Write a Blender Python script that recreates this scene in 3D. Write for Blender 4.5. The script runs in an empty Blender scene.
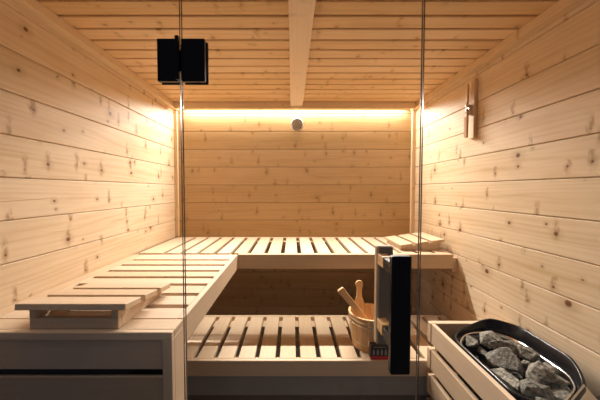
import bpy, bmesh, math, random
from mathutils import Vector, Matrix, noise, Euler
R = math.radians
S = bpy.context.scene
COL = S.collection
rnd = random.Random(7)

# ------------------------------------------------------------------ camera, world, lights, exposure
cd = bpy.data.cameras.new('camera'); cam = bpy.data.objects.new('camera', cd); COL.objects.link(cam)
cam.location = (0, 0, 1.35); cam.rotation_euler = (R(90 - 2.1), 0, 0)
cd.sensor_width = 36; cd.lens = 275 / 600 * 36; cd.shift_x = 8 / 600; cd.clip_start = .02
S.camera = cam
W = bpy.data.worlds.new('outer_room_light'); S.world = W; W.use_nodes = True
bg = W.node_tree.nodes['Background']
bg.inputs[0].default_value = (.76, .73, 1.0, 1); bg.inputs[1].default_value = .09
S.view_settings.view_transform = 'Standard'; S.view_settings.look = 'None'
S.view_settings.gamma = 1; S.view_settings.use_curve_mapping = False
S.view_settings.exposure = -0.25

def area(name, loc, sx, sy, power, col, spread=180, rot=(0, 0, 0)):
    l = bpy.data.lights.new(name, 'AREA'); l.shape = 'RECTANGLE'; l.size = sx; l.size_y = sy
    l.energy = power; l.color = col; l.spread = R(spread)
    o = bpy.data.objects.new(name, l); COL.objects.link(o); o.location = loc; o.rotation_euler = rot
    return o
area('ceiling_strip_wash', (.024, 2.309, 2.030), 1.86, .010, 18, (1, .94, .89), 180, (R(-15), 0, 0))
area('added_front_beam', (.024, 2.300, 2.014), 1.82, .012, 31, (1, .92, .85), 104, (R(-42), 0, 0))  # second lamp at the strip, added to brighten the near side
area('added_bench_strip', (-.24, 1.7505, .9050), 1.38, .006, 1.35, (1, .91, .80), 84)  # unseen strip, added to brighten the rear of the low bench
S.cycles.diffuse_bounces = 8; S.cycles.max_bounces = 16

# ------------------------------------------------------------------ materials
def new_mat(name):
    m = bpy.data.materials.new(name); m.use_nodes = True
    nt = m.node_tree; return m, nt, nt.nodes, nt.links, nt.nodes['Principled BSDF']

def mth(nt, op, a, b=None, c=None, clamp=False):
    n = nt.nodes.new('ShaderNodeMath'); n.operation = op; n.use_clamp = clamp
    for i, v in enumerate((a, b, c)):
        if v is None: continue
        if isinstance(v, (int, float)): n.inputs[i].default_value = v
        else: nt.links.new(v, n.inputs[i])
    return n.outputs[0]

def smooth(nt, v, lo, hi, a=0., b=1.):
    n = nt.nodes.new('ShaderNodeMapRange'); n.interpolation_type = 'SMOOTHSTEP'
    nt.links.new(v, n.inputs[0])
    for i, x in zip((1, 2, 3, 4), (lo, hi, a, b)): n.inputs[i].default_value = x
    return n.outputs[0]

def mix(nt, f, a, b):
    n = nt.nodes.new('ShaderNodeMix'); n.data_type = 'RGBA'
    if isinstance(f, (int, float)): n.inputs[0].default_value = f
    else: nt.links.new(f, n.inputs[0])
    for i, v in ((6, a), (7, b)):
        if isinstance(v, tuple): n.inputs[i].default_value = (*v, 1)
        else: nt.links.new(v, n.inputs[i])
    return n.outputs[2]

def comb(nt, x, y, z=0.):
    n = nt.nodes.new('ShaderNodeCombineXYZ')
    for i, v in enumerate((x, y, z)):
        if isinstance(v, (int, float)): n.inputs[i].default_value = v
        else: nt.links.new(v, n.inputs[i])
    return n.outputs[0]

def noise_n(nt, vec, scale=1., detail=3., rough=.5, dist=0.):
    n = nt.nodes.new('ShaderNodeTexNoise'); n.inputs['Scale'].default_value = scale
    n.inputs['Detail'].default_value = detail; n.inputs['Roughness'].default_value = rough
    n.inputs['Distortion'].default_value = dist
    nt.links.new(vec, n.inputs['Vector']); return n.outputs['Fac']

def wood(name, light, dark, knots=0., tone=.10, grain=.5, rough=.55, cell=(.20, .13), knotc=(.17, .07, .025)):
    m, nt, N, L, P = new_mat(name)
    at = N.new('ShaderNodeAttribute'); at.attribute_name = 'wc'
    sp = N.new('ShaderNodeSeparateXYZ'); L.new(at.outputs['Vector'], sp.inputs[0])
    u, v, w = sp.outputs
    sd = N.new('ShaderNodeAttribute'); sd.attribute_name = 'seed'; sd = sd.outputs['Fac']
    # growth rings: stretched bands bent by a slow noise
    slow = noise_n(nt, comb(nt, mth(nt, 'MULTIPLY', u, .7), mth(nt, 'MULTIPLY', v, 7), mth(nt, 'MULTIPLY', w, 7)), 1, 1)
    ph = mth(nt, 'ADD', mth(nt, 'MULTIPLY', mth(nt, 'ADD', v, w), 230), mth(nt, 'MULTIPLY', slow, 38))
    ring = mth(nt, 'MULTIPLY_ADD', mth(nt, 'SINE', ph), .5, .5)
    ring = mth(nt, 'POWER', ring, 2.)
    fine = noise_n(nt, comb(nt, mth(nt, 'MULTIPLY', u, 5), mth(nt, 'MULTIPLY', v, 160), mth(nt, 'MULTIPLY', w, 160)), 1, 3, .6)
    blot = noise_n(nt, comb(nt, mth(nt, 'MULTIPLY', u, 3.5), mth(nt, 'MULTIPLY', v, 10), mth(nt, 'MULTIPLY', w, 10)), 1, 3, .55)
    g = mth(nt, 'ADD', mth(nt, 'MULTIPLY', ring, .16), mth(nt, 'MULTIPLY', fine, .55))
    g = mth(nt, 'ADD', g, mth(nt, 'MULTIPLY', blot, .6))
    g = smooth(nt, g, .30, 1.15)
    c = mix(nt, mth(nt, 'MULTIPLY', g, grain), light, dark)
    # per-board tone
    tn = mth(nt, 'MULTIPLY_ADD', sd, 2 * tone, 1 - tone)
    h = N.new('ShaderNodeHueSaturation'); L.new(c, h.inputs['Color']); L.new(tn, h.inputs['Value'])
    L.new(mth(nt, 'MULTIPLY_ADD', sd, -.16, 1.08), h.inputs['Saturation']); c = h.outputs[0]
    if knots > .6:
        vl = mth(nt, 'SUBTRACT', v, mth(nt, 'MULTIPLY', mth(nt, 'ROUND', mth(nt, 'DIVIDE', v, .6)), .6))
        wv = noise_n(nt, comb(nt, mth(nt, 'MULTIPLY', u, 2.4), sd), 1, 2, .4)
        pd = mth(nt, 'ABSOLUTE', mth(nt, 'SUBTRACT', vl, mth(nt, 'MULTIPLY_ADD', wv, .10, -.05)))
        gt = smooth(nt, noise_n(nt, comb(nt, mth(nt, 'MULTIPLY', u, 1.6), 4.), 1, 1), .52, .60)
        pith = mth(nt, 'MULTIPLY', mth(nt, 'MULTIPLY', smooth(nt, pd, .0004, .0022, 1., 0.), gt), mth(nt, 'GREATER_THAN', sd, .55))
        c = mix(nt, mth(nt, 'MULTIPLY', pith, .7), c, tuple(a * .5 + b * .5 for a, b in zip(dark, knotc)))
        tint = smooth(nt, mth(nt, 'ADD', pd, mth(nt, 'MULTIPLY', blot, .03)), .02, .05, 0., 1.)
        c = mix(nt, mth(nt, 'MULTIPLY', tint, .30), c, light)
    if knots > 0:
        wob = noise_n(nt, comb(nt, mth(nt, 'MULTIPLY', u, 30), mth(nt, 'MULTIPLY', v, 30), w), 1, 2)
        wob2 = noise_n(nt, comb(nt, mth(nt, 'MULTIPLY', u, 90), mth(nt, 'MULTIPLY', v, 40), w), 1, 2)
        def layer(cu, cv, off, r0, dens):
            X = mth(nt, 'ADD', mth(nt, 'DIVIDE', u, cu), off); Y = mth(nt, 'ADD', mth(nt, 'DIVIDE', v, cv), off * 1.7)
            vo = N.new('ShaderNodeTexVoronoi'); vo.voronoi_dimensions = '2D'; vo.feature = 'F1'
            vo.inputs['Scale'].default_value = 1
            L.new(comb(nt, X, Y), vo.inputs['Vector'])
            ps = N.new('ShaderNodeSeparateXYZ'); L.new(vo.outputs['Position'], ps.inputs[0])
            dx = mth(nt, 'MULTIPLY', mth(nt, 'SUBTRACT', ps.outputs[0], X), cu)
            dy = mth(nt, 'MULTIPLY', mth(nt, 'SUBTRACT', ps.outputs[1], Y), cv)
            cs = N.new('ShaderNodeSeparateColor'); L.new(vo.outputs['Color'], cs.inputs[0])
            on = mth(nt, 'LESS_THAN', cs.outputs[0], dens)
            size = mth(nt, 'MULTIPLY_ADD', cs.outputs[1], 1.1, .45)
            dxr = mth(nt, 'MULTIPLY', dx, .85)
            d = mth(nt, 'SQRT', mth(nt, 'ADD', mth(nt, 'MULTIPLY', dxr, dxr), mth(nt, 'MULTIPLY', dy, dy)))
            d = mth(nt, 'ADD', d, mth(nt, 'MULTIPLY_ADD', wob, .008, -.004))
            d = mth(nt, 'DIVIDE', d, size)
            core = mth(nt, 'MULTIPLY', smooth(nt, d, r0 * .5, r0 * 1.25, 1., 0.), on)
            halo = mth(nt, 'MULTIPLY', smooth(nt, d, r0, r0 * 4.5, 1., 0.), on)
            # feathered streak crossing the board through the knot
            ax = mth(nt, 'ABSOLUTE', mth(nt, 'ADD', dx, mth(nt, 'MULTIPLY_ADD', wob, .034, -.017)))
            st = mth(nt, 'MULTIPLY', smooth(nt, ax, .001, .017, 1., 0.), smooth(nt, mth(nt, 'ABSOLUTE', mth(nt, 'ADD', dy, .014)), .010, .062, 1., 0.))
            st = mth(nt, 'MULTIPLY', st, smooth(nt, wob2, .36, .56, .25, 1.))
            st = mth(nt, 'MULTIPLY', st, mth(nt, 'LESS_THAN', cs.outputs[2], .62))
            st = mth(nt, 'MULTIPLY', st, on)
            return core, halo, st
        for cu, cv, off, r0, dens in ((cell[0], cell[1], 3.3, .0052, .62), (cell[0] * 1.9, cell[1] * 1.4, 11.9, .0080, .6), (cell[0] * 1.2, cell[1] * 1.0, 27.1, .0036, .5)):
            k, ha, st = layer(cu, cv, off, r0, dens)
            mid = tuple(a * .55 + b * .45 for a, b in zip(dark, knotc))
            c = mix(nt, mth(nt, 'MULTIPLY', ha, .30 * knots, clamp=True), c, mid)
            c = mix(nt, mth(nt, 'MULTIPLY', st, .72 * knots, clamp=True), c, mid)
            c = mix(nt, mth(nt, 'MULTIPLY', k, .85 * knots, clamp=True), c, knotc)
    L.new(c, P.inputs['Base Color']); P.inputs['Roughness'].default_value = rough
    P.inputs['Specular IOR Level'].default_value = .25
    b = N.new('ShaderNodeBump'); b.inputs['Strength'].default_value = .12; b.inputs['Distance'].default_value = .002
    L.new(fine, b.inputs['Height']); L.new(b.outputs[0], P.inputs['Normal'])
    return m

def plain(name, col, rough=.5, metal=0., spec=.5, nz=0., nscale=30., bump=0.):
    m, nt, N, L, P = new_mat(name)
    P.inputs['Roughness'].default_value = rough; P.inputs['Metallic'].default_value = metal
    P.inputs['Specular IOR Level'].default_value = spec
    tc = N.new('ShaderNodeTexCoord')
    f = noise_n(nt, tc.outputs['Object'], nscale, 5, .6)
    if nz > .4: f = smooth(nt, f, .36, .64)
    c = mix(nt, f, tuple(x * (1 - nz) for x in col), tuple(min(1, x * (1 + nz)) for x in col))
    L.new(c, P.inputs['Base Color'])
    if bump:
        b = N.new('ShaderNodeBump'); b.inputs['Strength'].default_value = bump; b.inputs['Distance'].default_value = .003
        L.new(f, b.inputs['Height']); L.new(b.outputs[0], P.inputs['Normal'])
    return m

def emit(name, col, st):
    m, nt, N, L, P = new_mat(name)
    P.inputs['Base Color'].default_value = (*col, 1); P.inputs['Emission Color'].default_value = (*col, 1)
    P.inputs['Emission Strength'].default_value = st; return m

def glass_mat():
    m, nt, N, L, P = new_mat('clear_glass'); N.remove(P)
    t = N.new('ShaderNodeBsdfTransparent'); t.inputs[0].default_value = (.975, .985, .98, 1)
    g = N.new('ShaderNodeBsdfGlossy'); g.inputs['Roughness'].default_value = .0
    fr = N.new('ShaderNodeLayerWeight'); fr.inputs[0].default_value = .5
    fc = mth(nt, 'MULTIPLY_ADD', mth(nt, 'POWER', fr.outputs['Facing'], 5.), .85, .018)
    mx = N.new('ShaderNodeMixShader'); L.new(fc, mx.inputs[0]); L.new(t.outputs[0], mx.inputs[1]); L.new(g.outputs[0], mx.inputs[2])
    L.new(mx.outputs[0], N['Material Output'].inputs[0]); return m

SPRUCE = wood('spruce_wall_wood', (.77, .62, .43), (.55, .37, .19), knots=1.15, tone=.07, grain=1.)
BACKW = wood('shade_toned_spruce_wood', (.50, .335, .165), (.35, .205, .08), knots=.7, tone=.12, grain=.85)  # wall spruce made darker and warmer; grazing-light shade is in the colour
CEIL = wood('spruce_ceiling_wood', (.78, .565, .33), (.60, .375, .165), knots=.55, tone=.06, grain=.8, cell=(.24, .10))
TRIM = wood('spruce_trim_wood', (.78, .61, .40), (.62, .43, .23), knots=.35, tone=.03, grain=.6, cell=(.5, .1))
BENCH = wood('pale_bench_wood', (.66, .505, .345), (.53, .38, .235), tone=.07, grain=.55, rough=.5)
BEAM = wood('pale_beam_wood', (.84, .68, .49), (.72, .54, .35), knots=.3, tone=.03, grain=.7, cell=(.4, .1))
PAIL = wood('honey_pail_wood', (.74, .48, .24), (.58, .34, .14), tone=.08, grain=.7, rough=.4)
TIMERW = wood('brown_timer_wood', (.58, .36, .18), (.42, .24, .10), tone=.05, grain=.7)
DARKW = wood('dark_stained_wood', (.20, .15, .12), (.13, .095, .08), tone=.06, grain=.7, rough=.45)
BLACK = plain('satin_black_metal', (.006, .006, .007), .38, 0, .35)
BLACKG = plain('gloss_black_enamel', (.008, .008, .009), .24, 0, .35)
STEEL = plain('polished_steel', (.58, .56, .54), .13, 1.)
CHROME = plain('brushed_chrome', (.72, .72, .72), .22, 1.)
BRASS = plain('pale_steel_band', (.80, .70, .52), .28, 1.)
STONE = plain('grey_olivine_stone', (.30, .285, .24), .85, 0, .3, .42, 75, 1.)
STONE2 = plain('dark_olivine_stone', (.22, .21, .18), .85, 0, .3, .42, 90, 1.)
FLOOR = plain('grey_floor_tile', (.20, .19, .18), .5, 0, .4, .2, 6)
PLINTH = plain('grey_concrete_board', (.30, .295, .28), .7, 0, .3, .22, 9)
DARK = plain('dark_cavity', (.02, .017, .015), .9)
EDGE = plain('dark_glass_edge', (.06, .04, .025), .25, 0, .4)
SEAL = plain('pale_seal_strip', (.50, .40, .30), .25, .2)
GLASS = glass_mat()
SENSW = plain('grey_speckled_wood', (.36, .34, .32), .7, 0, .3, .5, 90, .4)
CARDB = plain('black_printed_carton', (.02, .018, .018), .4)
CARDR = plain('red_printed_carton', (.55, .02, .03), .4)
CARDT = plain('grey_printed_mark', (.30, .27, .26), .5)
SAND = plain('red_sand', (.50, .26, .13), .8)
LEDM = emit('led_diffuser', (1, .82, .6), 3.)

# ------------------------------------------------------------------ mesh building
class MB:
    def __init__(s): s.v = []; s.f = []; s.wc = []; s.sd = []; s.mi = []; s.sm = []
    def add(s, vs, fs, wcs=None, seed=None, mi=0, smooth=False):
        b = len(s.v); seed = rnd.random() if seed is None else seed
        s.v += [Vector(v) for v in vs]
        s.wc += [Vector(w) for w in (wcs if wcs else vs)]
        s.sd += [seed] * len(vs)
        for f in fs: s.f.append([i + b for i in f]); s.mi.append(mi); s.sm.append(smooth)
    def box(s, lo, hi, axis=None, ch=.0015, mi=0, mat=None, seed=None):
        """bevelled box; axis is the direction of the grain"""
        lo = Vector(lo); hi = Vector(hi); c = (lo + hi) / 2; h = (hi - lo) / 2
        ch = min(ch, min(h) * .45)
        if axis is None: axis = max(range(3), key=lambda i: h[i])
        vs = []; idx = {}
        for sx in (-1, 1):
            for sy in (-1, 1):
                for sz in (-1, 1):
                    sg = (sx, sy, sz)
                    for k in range(3):   # vertex lying on the face of axis k
                        p = [c[i] + sg[i] * (h[i] - (0 if i == k else ch)) for i in range(3)]
                        idx[(sg, k)] = len(vs); vs.append(Vector(p))
        fs = []
        def sgn(k, a, b, s0):
            o = [i for i in range(3) if i != k]; t = [0, 0, 0]; t[k] = s0; t[o[0]] = a; t[o[1]] = b; return tuple(t)
        for k in range(3):
            for s0 in (-1, 1):
                fs.append([idx[(sgn(k, a, b, s0), k)] for a, b in ((-1, -1), (1, -1), (1, 1), (-1, 1))])
        for e in range(3):
            o = [i for i in range(3) if i != e]
            for a in (-1, 1):
                for b in (-1, 1):
                    t0 = [0, 0, 0]; t0[e] = -1; t0[o[0]] = a; t0[o[1]] = b
                    t1 = list(t0); t1[e] = 1; t0 = tuple(t0); t1 = tuple(t1)
                    fs.append([idx[(t0, o[0])], idx[(t1, o[0])], idx[(t1, o[1])], idx[(t0, o[1])]])
        for sx in (-1, 1):
            for sy in (-1, 1):
                for sz in (-1, 1):
                    fs.append([idx[((sx, sy, sz), k)] for k in range(3)])
        # outward orientation
        for f in fs:
            n = (vs[f[1]] - vs[f[0]]).cross(vs[f[2]] - vs[f[0]])
            ctr = sum((vs[i] for i in f), Vector()) / len(f)
            if n.dot(ctr - c) < 0: f.reverse()
        o = [i for i in range(3) if i != axis]
        if h[o[0]] < h[o[1]]: o.reverse()
        seed = rnd.random() if seed is None else seed
        a0 = seed * 61.7 + rnd.random() * 9; b0 = round(seed * 40) * .6; d0 = seed * 7
        wcs = [(v[axis] - c[axis] + a0, v[o[0]] - c[o[0]] + b0, v[o[1]] - c[o[1]] + d0) for v in vs]
        if mat is not None: vs = [mat @ v for v in vs]
        s.add(vs, fs, wcs, seed, mi)
        return s
    def prism(s, outline, z0, z1, mi=0, mat=None, axis=0, smooth=False, cap=True):
        """outline (x, y) counter-clockwise, extruded in z"""
        n = len(outline); vs = [Vector((x, y, z0)) for x, y in outline] + [Vector((x, y, z1)) for x, y in outline]
        fs = [[i, (i + 1) % n, n + (i + 1) % n, n + i] for i in range(n)]
        seed = rnd.random(); o = [i for i in range(3) if i != axis]
        wcs = [(v[axis] + seed * 40, v[o[0]] + seed * 9, v[o[1]]) for v in vs]
        if mat is not None: vs = [mat @ v for v in vs]
        s.add(vs, fs, wcs, seed, mi, smooth)
        if cap:
            b = len(s.v) - 2 * n
            s.f += [[b + i for i in range(n)][::-1], [b + n + i for i in range(n)]]; s.mi += [mi, mi]; s.sm += [False, False]
        return s
    def lathe(s, prof, cx=0, cy=0, n=40, mi=0, mat=None, smooth=True, close=False):
        vs = []; wcs = []
        for r, z in prof:
            for k in range(n):
                a = 2 * math.pi * k / n
                vs.append(Vector((cx + r * math.cos(a), cy + r * math.sin(a), z))); wcs.append((z, a * .12, r))
        m = len(prof); fs = []
        for j in range(m - (0 if close else 1)):
            j2 = (j + 1) % m
            for k in range(n):
                k2 = (k + 1) % n
                fs.append([j * n + k, j * n + k2, j2 * n + k2, j2 * n + k])
        if mat is not None: vs = [mat @ v for v in vs]
        s.add(vs, fs, wcs, None, mi, smooth); return s
    def build(s, name, mats, parent=None, loc=None):
        me = bpy.data.meshes.new(name)
        off = Vector(loc) if loc is not None else Vector()
        if parent is not None:
            p = parent
            while p is not None: off += p.location; p = p.parent
        me.from_pydata([v - off for v in s.v], [], s.f)
        a = me.attributes.new('wc', 'FLOAT_VECTOR', 'POINT')
        for i, w in enumerate(s.wc): a.data[i].vector = w
        a = me.attributes.new('seed', 'FLOAT', 'POINT')
        for i, w in enumerate(s.sd): a.data[i].value = w
        for m in (mats if isinstance(mats, (list, tuple)) else [mats]): me.materials.append(m)
        for i, p in enumerate(me.polygons): p.material_index = s.mi[i]; p.use_smooth = s.sm[i]
        me.update()
        bm = bmesh.new(); bm.from_mesh(me); bmesh.ops.recalc_face_normals(bm, faces=bm.faces); bm.to_mesh(me); bm.free()
        o = bpy.data.objects.new(name, me); COL.objects.link(o)
        if loc is not None: o.location = loc
        if parent is not None: o.parent = parent
        return o

def struct(o): o['kind'] = 'structure'; return o
def tag(o, label, cat, group=None):
    o['label'] = label; o['category'] = cat
    if group: o['group'] = group
    return o
def thing(name, label, cat, loc, group=None):
    o = bpy.data.objects.new(name, None); COL.objects.link(o); o.location = loc; o.empty_display_size = .05
    return tag(o, label, cat, group)

# ------------------------------------------------------------------ room shell
XL, XR, YB, YF, ZC = -.985, 1.032, 2.335, .60, 2.052
BP = .1493; ZG = 1.393          # board pitch, height of one groove
def zrows():
    k0 = -10; out = []
    for k in range(k0, 6):
        z0, z1 = ZG + k * BP, ZG + (k + 1) * BP
        z0 = max(z0, 0); z1 = min(z1, ZC + .02)
        if z1 - z0 > .01: out.append((z0, z1))
    return out
m = MB()
for z0, z1 in zrows(): m.box((XL - .05, YB, z0 + .001), (XR + .05, YB + .02, z1 - .001), 0, .003)
m.box((XL - .08, YB + .0205, -.05), (XR + .08, YB + .06, ZC + .08), 0, 0)
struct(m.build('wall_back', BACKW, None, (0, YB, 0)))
m = MB()
for z0, z1 in zrows(): m.box((XL - .02, YF, z0 + .0012), (XL, YB - .0005, z1 - .0012), 1, .003)
m.box((XL - .06, YF, -.05), (XL - .0205, YB + .06, ZC + .08), 1, 0)
struct(m.build('wall_left', SPRUCE, None, (XL, 1.5, 0)))
m = MB()
for z0, z1 in zrows(): m.box((XR, YF, z0 + .0012), (XR + .02, YB - .0005, z1 - .0012), 1, .003)
m.box((XR + .0205, YF, -.05), (XR + .06, YB + .06, ZC + .08), 1, 0)
struct(m.build('wall_right', SPRUCE, None, (XR, 1.5, 0)))
m = MB()
y = 1.137 - .0905 * 6
while y < YB:
    y1 = min(y + .0905, YB)
    m.box((XL, y + .0058, ZC), (XR, y1 - .0058, ZC + .014), 0, .004); y += .0905
m.box((XL, YF - .03, ZC + .0145), (XR, YB, ZC + .05), 0, 0)
struct(m.build('ceiling', CEIL, None, (0, 1.5, ZC)))
m = MB(); 
for i in range(-3, 4):
    for j in range(-3, 6):
        x0, y0 = i * .45 - .2, j * .45 - .15
        m.box((max(x0, -1.2) + .0015, y0 + .0015, -.02), (min(x0 + .45, 1.25) - .0015, min(y0 + .45, YB - .002) - .0015, 0), 0, .001)
struct(m.build('floor', FLOOR, None, (0, 0, 0)))
# ceiling trims along the side walls, corner posts and the cove board that hides the strip light
ZT = 2.012
m = MB(); m.box((XL + .0004, YF, ZT), (XL + .042, YB - .001, ZC - .0004), 1, .002); struct(m.build('trim_1', TRIM, None, (XL, 1.5, ZT)))
m = MB(); m.box((XR - .042, YF, ZT), (XR - .0004, YB - .001, ZC - .0004), 1, .002); struct(m.build('trim_2', TRIM, None, (XR, 1.5, ZT)))
m = MB(); m.box((XL + .0004, YB - .028, .956), (XL + .028, YB - .0005, ZT - .001), 2, .002); struct(m.build('trim_3', TRIM, None, (XL, YB, 1)))
m = MB(); m.box((XR - .030, YB - .028, .956), (XR - .0004, YB - .0005, ZT - .001), 2, .002); struct(m.build('trim_4', TRIM, None, (XR, YB, 1)))
m = MB(); m.box((XL + .043, 2.222, 2.001), (XR - .043, 2.240, ZC - .0004), 0, .0015); struct(m.build('trim_5', TRIM, None, (0, 2.23, 2.0)))
# slim aluminium profile carrying the strip light
struct(MB().box((-.92, 2.296, 2.040), (.968, 2.316, ZC - .0005), 0, .0005).build('trim_6', CHROME, None, (0, 2.306, 2.04)))

# ------------------------------------------------------------------ beam on the ceiling, round vent
m = MB(); m.box((-.013, YF + .02, 2.019), (.0845, 2.2215, ZC - .0005), 1, .0015)
tag(m.build('ceiling_beam', BEAM, None, (.036, 1.4, 2.019)), 'pale flat wooden beam running front to back across the middle of the slatted ceiling', 'beam')
t = thing('wall_vent', 'round grey vent knob high on the back wall below the light strip', 'vent', (.043, YB, 1.891))
M = Matrix.Translation((.043, YB, 1.891)) @ Matrix.Rotation(R(90), 4, 'X')
MB().lathe([(0, 0), (.020, 0), (.020, .035), (0, .035)], n=24, mat=M).build('stem', TIMERW, t)
MB().lathe([(0, .034), (.045, .034), (.0505, .038), (.0505, .050), (.047, .055), (.0, .056)], n=48, mat=M, smooth=False).build('disc', SENSW, t)
MB().lathe([(.0506, .037), (.052, .039), (.052, .043), (.0506, .045)], n=48, mat=M).build('rim', CHROME, t)

# ------------------------------------------------------------------ upper back bench
ZU = .95; GW = .013; TH = .024
def slat_row(m, gaps, a0, a1, b0, b1, z, along, th=TH, gw=GW):
    """slats between gaps: gaps are positions across; a0..a1 the row's ends; b0..b1 the slat length"""
    cuts = [a0] + [g for g in sorted(gaps) if a0 < g < a1] + [a1]
    for i in range(len(cuts) - 1):
        lo = cuts[i] + (gw if i else 0); hi = cuts[i + 1] - (gw if i < len(cuts) - 2 else 0)
        if hi - lo < .01: continue
        if along == 'y': m.box((lo, b0, z - th), (hi, b1, z), 1, .0022)
        else: m.box((b0, lo, z - th), (b1, hi, z), 0, .0022)
t = thing('sauna_bench', 'long pale slatted upper bench running across the back wall', 'bench', (.03, 2.0, .95), 'slatted sauna benches')
m = MB(); slat_row(m, [-.811 + .1073 * k for k in range(18)], XL + .012, 1.000, 1.7285, 2.300, ZU, 'y')
m.build('slatted_seat', BENCH, t)
m = MB(); m.box((-.337, 1.691, .861), (1.000, 1.7275, ZU), 0, .002); m.build('front_board', BENCH, t)
m = MB(); m.box((XL + .012, 2.3005, .90), (1.0, 2.330, ZU), 0, .002); m.build('rear_board', BENCH, t)
m = MB(); m.box((XL + .012, 2.235, .89), (1.0, 2.29, ZU - TH - .0005), 0, .002); m.build('support_batten', BENCH, t)
m = MB(); m.box((1.0005, 1.70, .835), (XR - .0005, 2.330, .925), 1, .002); m.build('wall_ledger', BENCH, t)
MB().box((-.93, 1.745, .906), (.45, 1.757, .9195), 0, .0005).build('added_light_profile', CHROME, t)  # unseen profile, made up to carry the added strip

# ------------------------------------------------------------------ left bench
t = thing('sauna_bench', 'pale slatted bench along the left wall with a shaded slatted end behind the glass', 'bench', (-.65, 1.2, .95), 'slatted sauna benches')
lg = [1.561, 1.452, 1.347, 1.246, 1.149, 1.040, .932]
m = MB(); slat_row(m, lg, .8425, 1.690, -.915, -.360, ZU, 'x')
m.build('slatted_seat', BENCH, t)
m = MB(); m.box((-.3595, .8445, .861), (-.3375, 1.690, ZU), 1, .002); m.build('front_board', BENCH, t)
m = MB(); m.box((XL + .001, .8425, .90), (-.9155, 1.690, ZU), 1, .002); m.build('wall_rail', BENCH, t)
m = MB(); m.box((XL + .001, .776, ZU - .022), (-.3375, .840, ZU), 0, .002); m.build('end_board', BENCH, t)
m = MB(); m.box((XL + .001, .757, ZU - .022), (-.3375, .7755, ZU), 0, .0015); m.build('end_rail', BENCH, t)
m = MB(); m.box((-.365, .757, 0.001), (-.3375, .7755, ZU - .0225), 2, .0015); m.build('end_stile', BENCH, t)
m = MB(); m.box((-.3595, .776, 0.001), (-.3375, .840, ZU - .0225), 2, .0015); m.build('corner_post', BENCH, t)
m = MB(); m.box((-.3595, .8465, 0.001), (-.3375, .867, .8605), 2, .0015); m.build('inner_post', BENCH, t)
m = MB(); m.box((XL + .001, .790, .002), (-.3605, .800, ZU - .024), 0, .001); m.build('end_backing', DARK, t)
z = ZU - .0235
while z > .1:
    m = MB(); m.box((XL + .001, .765, z - .088), (-.3655, .7755, z), 0, .002); m.build('end_slat', BENCH, t); z -= .108
for ya in (.85, 1.64):
    m = MB(); m.box((XL + .001, ya, .88), (-.37, ya + .04, ZU - TH - .0005), 0, .002); m.build('support_batten', BENCH, t)

# ------------------------------------------------------------------ lower bench
ZL = .515
t = thing('sauna_bench', 'low slatted bench step in front of the upper bench with a grey plinth below', 'bench', (.03, 1.55, .515), 'slatted sauna benches')
lgp = [.031 + .1035 * k for k in range(-12, 11)]
m = MB(); slat_row(m, lgp, -.93, 1.02, 1.3355, 1.780, ZL, 'y', gw=.0115)
m.build('slatted_seat', BENCH, t)
m = MB(); m.box((-.93, 1.315, .436), (1.02, 1.335, ZL), 0, .002); m.build('front_board', BENCH, t)
m = MB(); m.box((-.93, 1.7805, .46), (1.02, 1.808, ZL), 0, .002); m.build('rear_board', BENCH, t)
for ya, yb in ((1.336, 1.385), (1.700, 1.7795)):
    m = MB(); m.box((-.93, ya, .455), (1.02, yb, ZL - TH - .0005), 0, .002); m.build('support_batten', BENCH, t)
m = MB(); m.box((-.93, 1.328, .332), (1.02, 1.345, .4355), 0, .001); m.build('plinth_board', PLINTH, t)
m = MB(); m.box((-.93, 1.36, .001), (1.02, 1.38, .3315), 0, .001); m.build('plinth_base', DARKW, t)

# ------------------------------------------------------------------ headrests (wedges of three boards on a frame)
def build_headrest(loc, label):
    t = thing('headrest', label, 'headrest', (0, 0, 0), 'slatted wooden headrests')
    tilt = math.atan2(-.039, .29)
    T = Matrix.Translation((0, 0, .0777)) @ Matrix.Rotation(tilt, 4, 'X')
    for k in range(3):
        MB().box((-.157, k * .104, -.018), (.157, k * .104 + .082, 0), 0, .002, mat=T).build('slat', BENCH, t)
    b = .0585
    MB().box((-.128, .012, 0), (.128, .030, .031), 0, .0015).build('crossbar', BENCH, t)
    MB().box((-.128, .262, 0), (.128, .278, .0215), 0, .0015).build('crossbar', BENCH, t)
    for sx in (-1, 1):
        m = MB(); x0, x1 = (-.128, -.108) if sx < 0 else (.108, .128)
        def zt(yy): return .0777 + (yy) * math.tan(tilt) - .0190
        ol = [(.0305, 0), (.2615, 0), (.2615, zt(.2615)), (.0305, zt(.0305))]
        Mx = Matrix(((0, 0, 1, 0), (1, 0, 0, 0), (0, 1, 0, 0), (0, 0, 0, 1)))
        m.prism(ol, x0, x1, mat=Mx, axis=0)
        m.box((x0, .012, .0313), (x1, .030, zt(.03) - .0003), 2, .001)
        m.build('side_rail', BENCH, t)
    t.location = loc
    return t
h1 = build_headrest((-.627, .765, ZU + .0004), 'slatted wooden headrest lying at the near end of the left bench')
def dup(root, loc, rz, label):
    r = root.copy(); COL.objects.link(r); r.location = loc; r.rotation_euler = (0, 0, rz); r['label'] = label
    for ch in list(root.children):
        c = ch.copy(); COL.objects.link(c); c.parent = r
    return r
h2 = dup(h1, (.998, 1.944, ZU + .0004), R(90), 'slatted wooden headrest in the right corner of the upper back bench')

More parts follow.
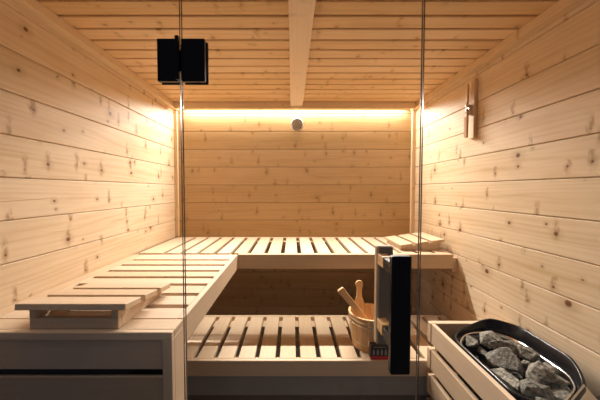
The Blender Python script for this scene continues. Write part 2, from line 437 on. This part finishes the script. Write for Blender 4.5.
# ------------------------------------------------------------------ wooden pail with ladle
BX, BY = .420, 1.466
t = thing('sauna_bucket', 'round wooden sauna bucket with two metal bands on the low bench', 'bucket', (BX, BY, ZL + .0005))
z0 = ZL + .0005
m = MB(); n = 20
def rad(z): return .092 + (.113 - .092) * (z - z0) / .178
for k in range(n):     # staves
    a0, a1 = 2 * math.pi * (k + .03) / n, 2 * math.pi * (k + .97) / n
    vs = []; wcs = []
    for z in (z0, z0 + .178):
        for rr in (rad(z), rad(z) - .012):
            for j in range(4):
                a = a0 + (a1 - a0) * j / 3
                vs.append((BX + rr * math.cos(a), BY + rr * math.sin(a), z)); wcs.append((z + k * 3.1, rr * a, rr))
    fs = []
    for j in range(3):
        fs += [[j, j + 1, 8 + j + 1, 8 + j], [4 + j + 1, 4 + j, 12 + j, 12 + j + 1], [8 + j, 8 + j + 1, 12 + j + 1, 12 + j], [j + 1, j, 4 + j, 4 + j + 1]]
    fs += [[0, 8, 12, 4], [3, 7, 15, 11]]
    m.add(vs, fs, wcs)
m.lathe([(0, z0 + .012), (rad(z0) - .0115, z0 + .012), (rad(z0) - .0115, z0 + .022), (0, z0 + .022)], BX, BY, 32)
m.build('stave_body', PAIL, t)
for zb in (.132, .155, .035):
    r0 = rad(z0 + zb) + .0006
    MB().lathe([(r0, z0 + zb), (r0 + .0015, z0 + zb), (r0 + .0022, z0 + zb + .007), (r0 + .0008, z0 + zb + .007)], BX, BY, 48, close=True).build('band', BRASS, t)
# tall stave with a rounded grip at the back
ol = []
for x, z in ((-.026, .160), (.026, .160), (.026, .195), (.015, .222), (.0135, .262)): ol.append((x, z))
for k in range(13):
    a = R(-25) + R(230) * k / 12; ol.append((.0215 * math.cos(a), .292 + .0215 * math.sin(a)))
ol += [(-.0135, .262), (-.015, .222), (-.026, .195)]
Ms = Matrix.Translation((BX - .032, BY + .107, z0)) @ Matrix(((1, 0, 0, 0), (0, 0, -1, 0), (0, 1, 0, 0), (0, 0, 0, 1)))
MB().prism(ol, -.0, .012, mat=Ms, axis=2).build('grip_stave', PAIL, t)

t = thing('sauna_ladle', 'wooden ladle leaning in the bucket with its handle up to the left', 'ladle', (BX, BY, z0 + .03))
p0 = Vector((BX + .045, BY - .01, z0 + .055)); p1 = Vector((.253, BY - .035, z0 + .312))
d = (p1 - p0).normalized(); side = d.cross(Vector((0, 1, 0))).normalized(); nn = side.cross(d)
Ml = Matrix.Translation(p0) @ Matrix((d, side, nn)).transposed().to_4x4()
Lh = (p1 - p0).length
m = MB(); ol = [(0, -.013), (Lh * .5, -.0145), (Lh * .88, -.017), (Lh - .004, -.018), (Lh, -.012), (Lh + .001, .012), (Lh - .004, .018), (Lh * .88, .017), (Lh * .5, .0145), (0, .013)]
m.prism(ol, -.008, .008, mat=Ml, axis=0); m.build('handle', PAIL, t)
MB().lathe([(0, -.004), (.022, 0), (.028, .012), (.029, .03), (.026, .03), (.024, .013), (.018, .004), (0, .002)], p0.x + .006, p0.y, 32, mat=Matrix.Translation((0, 0, p0.z - .03))).build('bowl', PAIL, t)

# small black and red carton
t = thing('aroma_box', 'small black carton with a red lower band on the low bench edge', 'box', (.432, 1.35, ZL + .0005))
z0 = ZL + .0005; x0, x1, y0, y1 = .388, .474, 1.3225, 1.352
MB().box((x0, y0, z0), (x1, y1, z0 + .072), 0, .001).build('carton', CARDB, t)
m = MB(); m.box((x0 - .0006, y0 - .0006, z0 + .001), (x1 + .0006, y0 + .001, z0 + .018), 0, .0002); m.build('red_band', CARDR, t)
m = MB()
for k in range(4):
    xx = x0 + .014 + k * .0195
    m.box((xx - .005, y0 - .0008, z0 + .023), (xx + .005, y0, z0 + .045), 2, .0003).box((xx - .0022, y0 - .0008, z0 + .0455), (xx + .0022, y0, z0 + .053), 2, .0003)
m.build('bottle_print', CARDT, t)
m = MB()
for k in range(9):
    xx = x0 + .012 + k * .0073
    m.box((xx, y0 - .0008, z0 + .060), (xx + .0045, y0, z0 + .065), 0, .0002)
m.build('lettering', CARDT, t)

# ------------------------------------------------------------------ heater with its wooden guard
def rounded(pts, r, seg=6):
    out = []; n = len(pts)
    for i in range(n):
        p = Vector(pts[i]); a = (Vector(pts[i - 1]) - p); b = (Vector(pts[(i + 1) % n]) - p)
        rr = min(r, a.length * .45, b.length * .45)
        A = p + a.normalized() * rr; B = p + b.normalized() * rr
        for k in range(seg + 1):
            t_ = k / seg; q = A * (1 - t_) ** 2 + p * 2 * t_ * (1 - t_) + B * t_ ** 2
            out.append((q.x, q.y))
    return out
base = [(.700, .840), (.712, .812), (.805, .795), (.925, .868), (.965, .935), (.968, 1.165), (.905, 1.232), (.800, 1.218), (.745, 1.185), (.700, 1.130)]
cxh, cyh = .832, 1.02
def offs(pts, dlt):
    out = []; n = len(pts)
    for i in range(n):
        p = Vector(pts[i]); a = Vector(pts[i - 1]); b = Vector(pts[(i + 1) % n])
        n1 = Vector(((p - a).y, -(p - a).x)).normalized(); n2 = Vector(((b - p).y, -(b - p).x)).normalized()
        nn_ = (n1 + n2).normalized(); out.append((p.x + nn_.x * dlt, p.y + nn_.y * dlt))
    return out
HZ = .728
t = thing('sauna_heater', 'black electric sauna heater with an open stone basin by the right wall', 'heater', (cxh, cyh, .10))
rb = rounded(base, .05)
def rings(m, levels, mi=0, smooth=True):
    n = len(levels[0][0]); vs = []
    for ol, z in levels: vs += [(x, y, z) for x, y in ol]
    fs = []
    for j in range(len(levels) - 1):
        for k in range(n):
            fs.append([j * n + k, j * n + (k + 1) % n, (j + 1) * n + (k + 1) % n, (j + 1) * n + k])
    m.add(vs, fs, None, None, mi, smooth); return n
m = MB()
def capface(m, ol, z):
    m.add([(x, y, z) for x, y in ol], [list(range(len(ol)))])
rings(m, [(offs(rb, .010), .10), (offs(rb, .010), HZ - .10), (offs(rb, .016), HZ - .085), (offs(rb, .016), HZ - .020), (offs(rb, .006), HZ - .019), (offs(rb, -.004), HZ - .10), (offs(rb, -.004), .11)])
capface(m, offs(rb, .010), .10); capface(m, offs(rb, -.004), .11)
m.build('housing', BLACKG, t)
def lift(ol, z, k=1.):   # the collar stands higher on the wall side
    return [(x, y, z + k * .034 * max(0, min(1, (x - .80) / .11)) ** 1.0 * max(0, min(1, (y - .85) / .10))) for x, y in ol]
def rings3(m, levels):
    n = len(levels[0]); vs = [p for l in levels for p in l]
    m.add(vs, [[j * n + k, j * n + (k + 1) % n, (j + 1) * n + (k + 1) % n, (j + 1) * n + k] for j in range(len(levels) - 1) for k in range(n)], None, None, 0, True)
m = MB()
rings3(m, [lift(offs(rb, .010), HZ - .0185, 0), lift(offs(rb, .022), HZ - .017, 0), lift(offs(rb, .024), HZ - .006), lift(offs(rb, .021), HZ - .001), lift(offs(rb, .016), HZ), lift(offs(rb, .012), HZ - .003), lift(offs(rb, .003), HZ - .020, 0), lift(offs(rb, .001), HZ - .034, 0), lift(offs(rb, .003), HZ - .034, 0), lift(offs(rb, .0055), HZ - .0185, 0)])
m.build('rim', BLACKG, t)
m = MB()
rings(m, [(offs(rb, .0005), HZ - .020), (offs(rb, -.004), HZ - .018), (offs(rb, -.007), HZ - .022), (offs(rb, -.012), HZ - .06), (offs(rb, -.018), HZ - .13), (offs(rb, -.020), HZ - .13), (offs(rb, -.014), HZ - .06), (offs(rb, -.008), HZ - .035)])
m.build('basin_liner', STEEL, t)
m = MB(); m.add([(.812, .783, HZ + .003), (.930, .855, HZ + .004), (.950, .832, HZ - .030), (.900, .790, HZ - .034), (.812, .781, HZ + .0015), (.930, .852, HZ + .0015), (.949, .831, HZ - .032), (.900, .789, HZ - .036)],
    [[0, 1, 2, 3], [4, 7, 6, 5], [0, 4, 5, 1], [1, 5, 6, 2], [2, 6, 7, 3], [3, 7, 4, 0]]); m.build('deflector', STEEL, t)
m = MB(); capface(m, offs(rb, -.020), HZ - .128); m.build('basin_floor', DARK, t)
m = MB(); m.box((.938, .775, .30), (1.022, .862, .690), 0, .005); m.build('control_box', BLACKG, t)
for dx, dy in ((.74, .86), (.92, .95), (.76, 1.12), (.92, 1.15)):
    MB().lathe([(0, .001), (.018, .001), (.018, .0995), (0, .0995)], dx, dy, 20).build('foot', BLACK, t)

GX0, GX1, GY0, GY1 = .655, 1.0, .775, 1.300
t = thing('heater_guard', 'pale wooden slatted guard rail around the black sauna heater', 'guard', (GX0, 1.04, .0))
zt = .722; k = 0
while zt - k * .126 > .12:
    z1 = zt - k * .126; z0_ = z1 - .094
    MB().box((GX0, GY0, z0_), (GX0 + .018, GY1 - .0305, z1), 1, .002).build('side_slat', BENCH, t)
    MB().box((GX0 - .003, GY1 - .030, z0_), (XR - .002, GY1, z1), 0, .002).build('back_slat', BENCH, t)
    k += 1
MB().box((GX0 + .0185, GY1 - .051, .002), (GX0 + .0385, GY1 - .031, .70), 2, .001).build('post', BENCH, t)
MB().box((GX0 + .0185, GY0 + .01, .002), (GX0 + .0335, GY0 + .03, .70), 2, .001).build('post', BENCH, t)

# stones
def stone(seed, size, loc, rot, squash=(1, .8, .62)):
    r = random.Random(seed)
    bm = bmesh.new()
    for k in range(15):
        v = Vector((r.gauss(0, 1), r.gauss(0, 1), r.gauss(0, 1))).normalized() * r.uniform(.78, 1.12)
        bm.verts.new(v)
    res = bmesh.ops.convex_hull(bm, input=bm.verts[:])
    bmesh.ops.delete(bm, geom=[g for g in res['geom_interior'] if isinstance(g, bmesh.types.BMVert)], context='VERTS')
    bmesh.ops.bevel(bm, geom=bm.edges[:], offset=.035, segments=1, affect='EDGES', profile=.5)
    bmesh.ops.triangulate(bm, faces=bm.faces[:])
    bmesh.ops.subdivide_edges(bm, edges=bm.edges[:], cuts=2, use_grid_fill=True)
    for v in bm.verts:
        nz = noise.noise(v.co * 2.2 + Vector((seed, 0, 0))) * .10 + noise.noise(v.co * 6 + Vector((0, seed, 0))) * .05
        v.co *= 1 + nz
        v.co = Vector((v.co.x * squash[0], v.co.y * squash[1], v.co.z * squash[2])) * size
    me = bpy.data.meshes.new('heater_stone'); bm.to_mesh(me); bm.free()
    o = bpy.data.objects.new('heater_stone', me); COL.objects.link(o); me.materials.append(STONE if seed % 3 else STONE2)
    o.location = loc; o.rotation_euler = rot
    return o
SG = 'grey stones heaped in the heater basin'
big = [ # x, y, z, size, squash, yaw, tilt, label
 (.838, 1.135, .724, .052, (1, .85, .8), 20, 20, 'pale angular grey stone at the far end of the stone heap'),
 (.765, 1.150, .705, .036, (1, .8, .7), 80, 0, 'small grey stone in the far left corner of the basin'),
 (.792, 1.010, .722, .066, (1.05, .72, .62), -38, 10, 'largest broad grey stone on the left of the heap'),
 (.868, 1.085, .720, .056, (1.2, .6, .6), -20, -8, 'long grey stone just in front of the pale far stone'),
 (.925, 1.060, .712, .044, (1.1, .7, .7), -50, 12, 'rough grey stone against the far right basin wall'),
 (.862, .990, .705, .034, (1, .8, .7), 10, 30, 'small stone wedged in the middle right of the largest stone'),
 (.848, .920, .726, .050, (1, .85, .8), 35, -15, 'blocky grey stone standing in the near middle of the heap'),
 (.745, .925, .705, .052, (1.2, .6, .5), -80, 0, 'long flat grey stone along the near left basin wall'),
 (.778, .858, .716, .052, (1.1, .75, .65), 15, 12, 'wide grey stone at the near left end of the heap'),
 (.885, .925, .715, .048, (1.25, .55, .7), -60, 18, 'slanting long grey stone right of the blocky middle stone'),
 (.925, .975, .705, .042, (1, .8, .6), 30, 0, 'grey stone by the near right basin wall'),
 (.852, .853, .700, .042, (1.2, .7, .6), -15, 0, 'low grey stone at the near tip of the basin'),
 (.900, .905, .690, .036, (1, .9, .6), 60, 0, 'small dark stone in the near right corner of the basin'),
]
for i, (x, y, z, s, sq, yw, tl, lb) in enumerate(big):
    o = stone(11 + i * 2, s, (x, y, z - .006), (R(tl), R(tl * .6), R(yw)), sq); tag(o, lb, 'stone', SG)
ry = random.Random(5)
rows = ['near end of', 'second row from the near end of', 'third row from the near end of', 'third row from the far end of', 'second row from the far end of', 'far end of']
for j in range(6):
    for i in range(3):
        x = .752 + i * .076 + ry.uniform(-.006, .006); y = .872 + j * .058 + ry.uniform(-.005, .005)
        if (i == 2 and j in (0, 5)) or (i == 0 and j == 5): continue
        o = stone(50 + i * 9 + j, .031, (x, y, .640 + ry.uniform(0, .006)), (ry.uniform(0, 6), ry.uniform(0, 6), ry.uniform(0, 6)), (1, .85, .8))
        tag(o, 'small stone deep in the ' + ('left side', 'middle', 'wall side')[i] + ', ' + rows[j] + ' the basin', 'stone', 'small stones under the large heater stones')

# ------------------------------------------------------------------ sand timer on the right wall
TIMERW = TRIM
t = thing('sand_timer', 'slim wooden sand timer mounted upright high on the right wall', 'timer', (XR, 1.57, 1.80))
MB().box((XR - .020, 1.546, 1.640), (XR - .0005, 1.592, 1.968), 2, .002).build('backboard', TIMERW, t)
MB().box((XR - .052, 1.558, 1.645), (XR - .040, 1.578, 1.782), 2, .002).build('lower_holder', TIMERW, t)
MB().box((XR - .052, 1.558, 1.835), (XR - .040, 1.578, 1.945), 2, .002).build('upper_holder', TIMERW, t)
MB().box((XR - .0395, 1.562, 1.77), (XR - .0175, 1.574, 1.83), 0, .001).build('pivot', CHROME, t)
MB().lathe([(0, 1.7825), (.007, 1.7825), (.008, 1.80), (.003, 1.808), (.008, 1.816), (.007, 1.8345), (0, 1.8345)], XR - .046, 1.566, 20).build('glass_tube', CHROME, t)
MB().box((XR - .0535, 1.5565, 1.650), (XR - .0522, 1.5795, 1.760), 2, .0003).build('sand_window', SAND, t)

# ------------------------------------------------------------------ glass front: two fixed panes and the door
GY = .72; GT = .008; SL = -.2865; SR = .338
def pane(x0, x1, name, parent=None):
    m = MB(); y0, y1 = GY, GY + GT; z0, z1 = .008, ZC - .003
    vs = [(x0, y0, z0), (x1, y0, z0), (x1, y1, z0), (x0, y1, z0), (x0, y0, z1), (x1, y0, z1), (x1, y1, z1), (x0, y1, z1)]
    m.add(vs, [[0, 1, 5, 4], [2, 3, 7, 6]], None, None, 0); m.add(vs, [[1, 2, 6, 5], [3, 0, 4, 7], [0, 3, 2, 1], [4, 5, 6, 7]], None, None, 1)
    return m.build(name, [GLASS, EDGE], parent)
w1 = pane(XL + .002, SL - .0025, 'window_1'); struct(w1)
w2 = pane(SR + .0025, XR - .002, 'window_2'); struct(w2)
door = bpy.data.objects.new('door_1', None); COL.objects.link(door); door.location = (SL, GY, 0); struct(door)
pane(SL + .0025, SR - .0025, 'glass_pane', door)
m = MB(); m.box((SR - .0062, GY - .0012, .01), (SR - .0030, GY - .0002, ZC - .006), 2, .0002); m.build('seal_strip', SEAL, door)
m = MB(); m.box((SL + .0030, GY - .0012, .01), (SL + .0060, GY - .0002, 1.60), 2, .0002); m.build('seal_strip', SEAL, door)
# hinge clamped to both panes
hg = bpy.data.objects.new('hinge', None); COL.objects.link(hg); hg.parent = door; hg.location = (0, 0, 1.67)
def hbox(lo, hi, name, mat=BLACK): MB().box(lo, hi, 2, .0012).build(name, mat, hg)
hz0, hz1 = 1.625, 1.731
hbox((SL - .054, GY - .014, hz0), (SL - .0025, GY - .0015, hz1), 'plate')
hbox((SL + .0065, GY - .014, hz0), (SL + .066, GY - .0015, hz1), 'plate')
hbox((SL - .054, GY + GT + .0005, hz0 - .000), (SL - .0025, GY + GT + .006, hz1 - .002), 'plate')
hbox((SL + .0065, GY + GT + .0005, hz0 - .000), (SL + .068, GY + GT + .006, hz1 + .002), 'plate')
hbox((SL - .0020, GY - .013, hz0 + .026), (SL + .0060, GY - .001, hz1 - .028), 'knuckle')
hbox((SL - .0058, GY - .0225, hz0 + .002), (SL + .0035, GY - .0142, hz1 + .004), 'pin_cover')
hbox((SL - .0085, GY - .0150, hz0 + .026), (SL - .0070, GY - .0142, hz1 - .028), 'glint_strip', CHROME)
# handle: black bar outside, wooden bar inside, joined by two blocks
hd = bpy.data.objects.new('door_handle', None); COL.objects.link(hd); hd.parent = door; hd.location = (.25 - SL, 0, 1.05)
MB().box((.236, .642, .906), (.2835, .662, 1.193), 2, .003).build('outer_grip', BLACK, hd)
ig = MB().box((.2415, .777, .906), (.2875, .799, 1.190), 2, .003).build('inner_grip', BENCH, hd)
o = MB().box((.2485, .7745, .908), (.2870, .7768, 1.188), 2, .0006).build('face_strip', plain('taupe_grip_face', (.24, .20, .16), .55, 0, .3, .1), ig); o['label'] = 'taupe grey face of the inner grip'  # darker, greyer layer over the grip's front face
for zz in (.955, 1.140):
    MB().box((.243, .6625, zz), (.268, GY - .0015, zz + .030), 1, .001).build('outer_spacer', BLACK, hd)
    MB().box((.243, GY + GT + .0015, zz), (.268, .7742, zz + .030), 1, .001).build('inner_spacer', PAIL, hd)
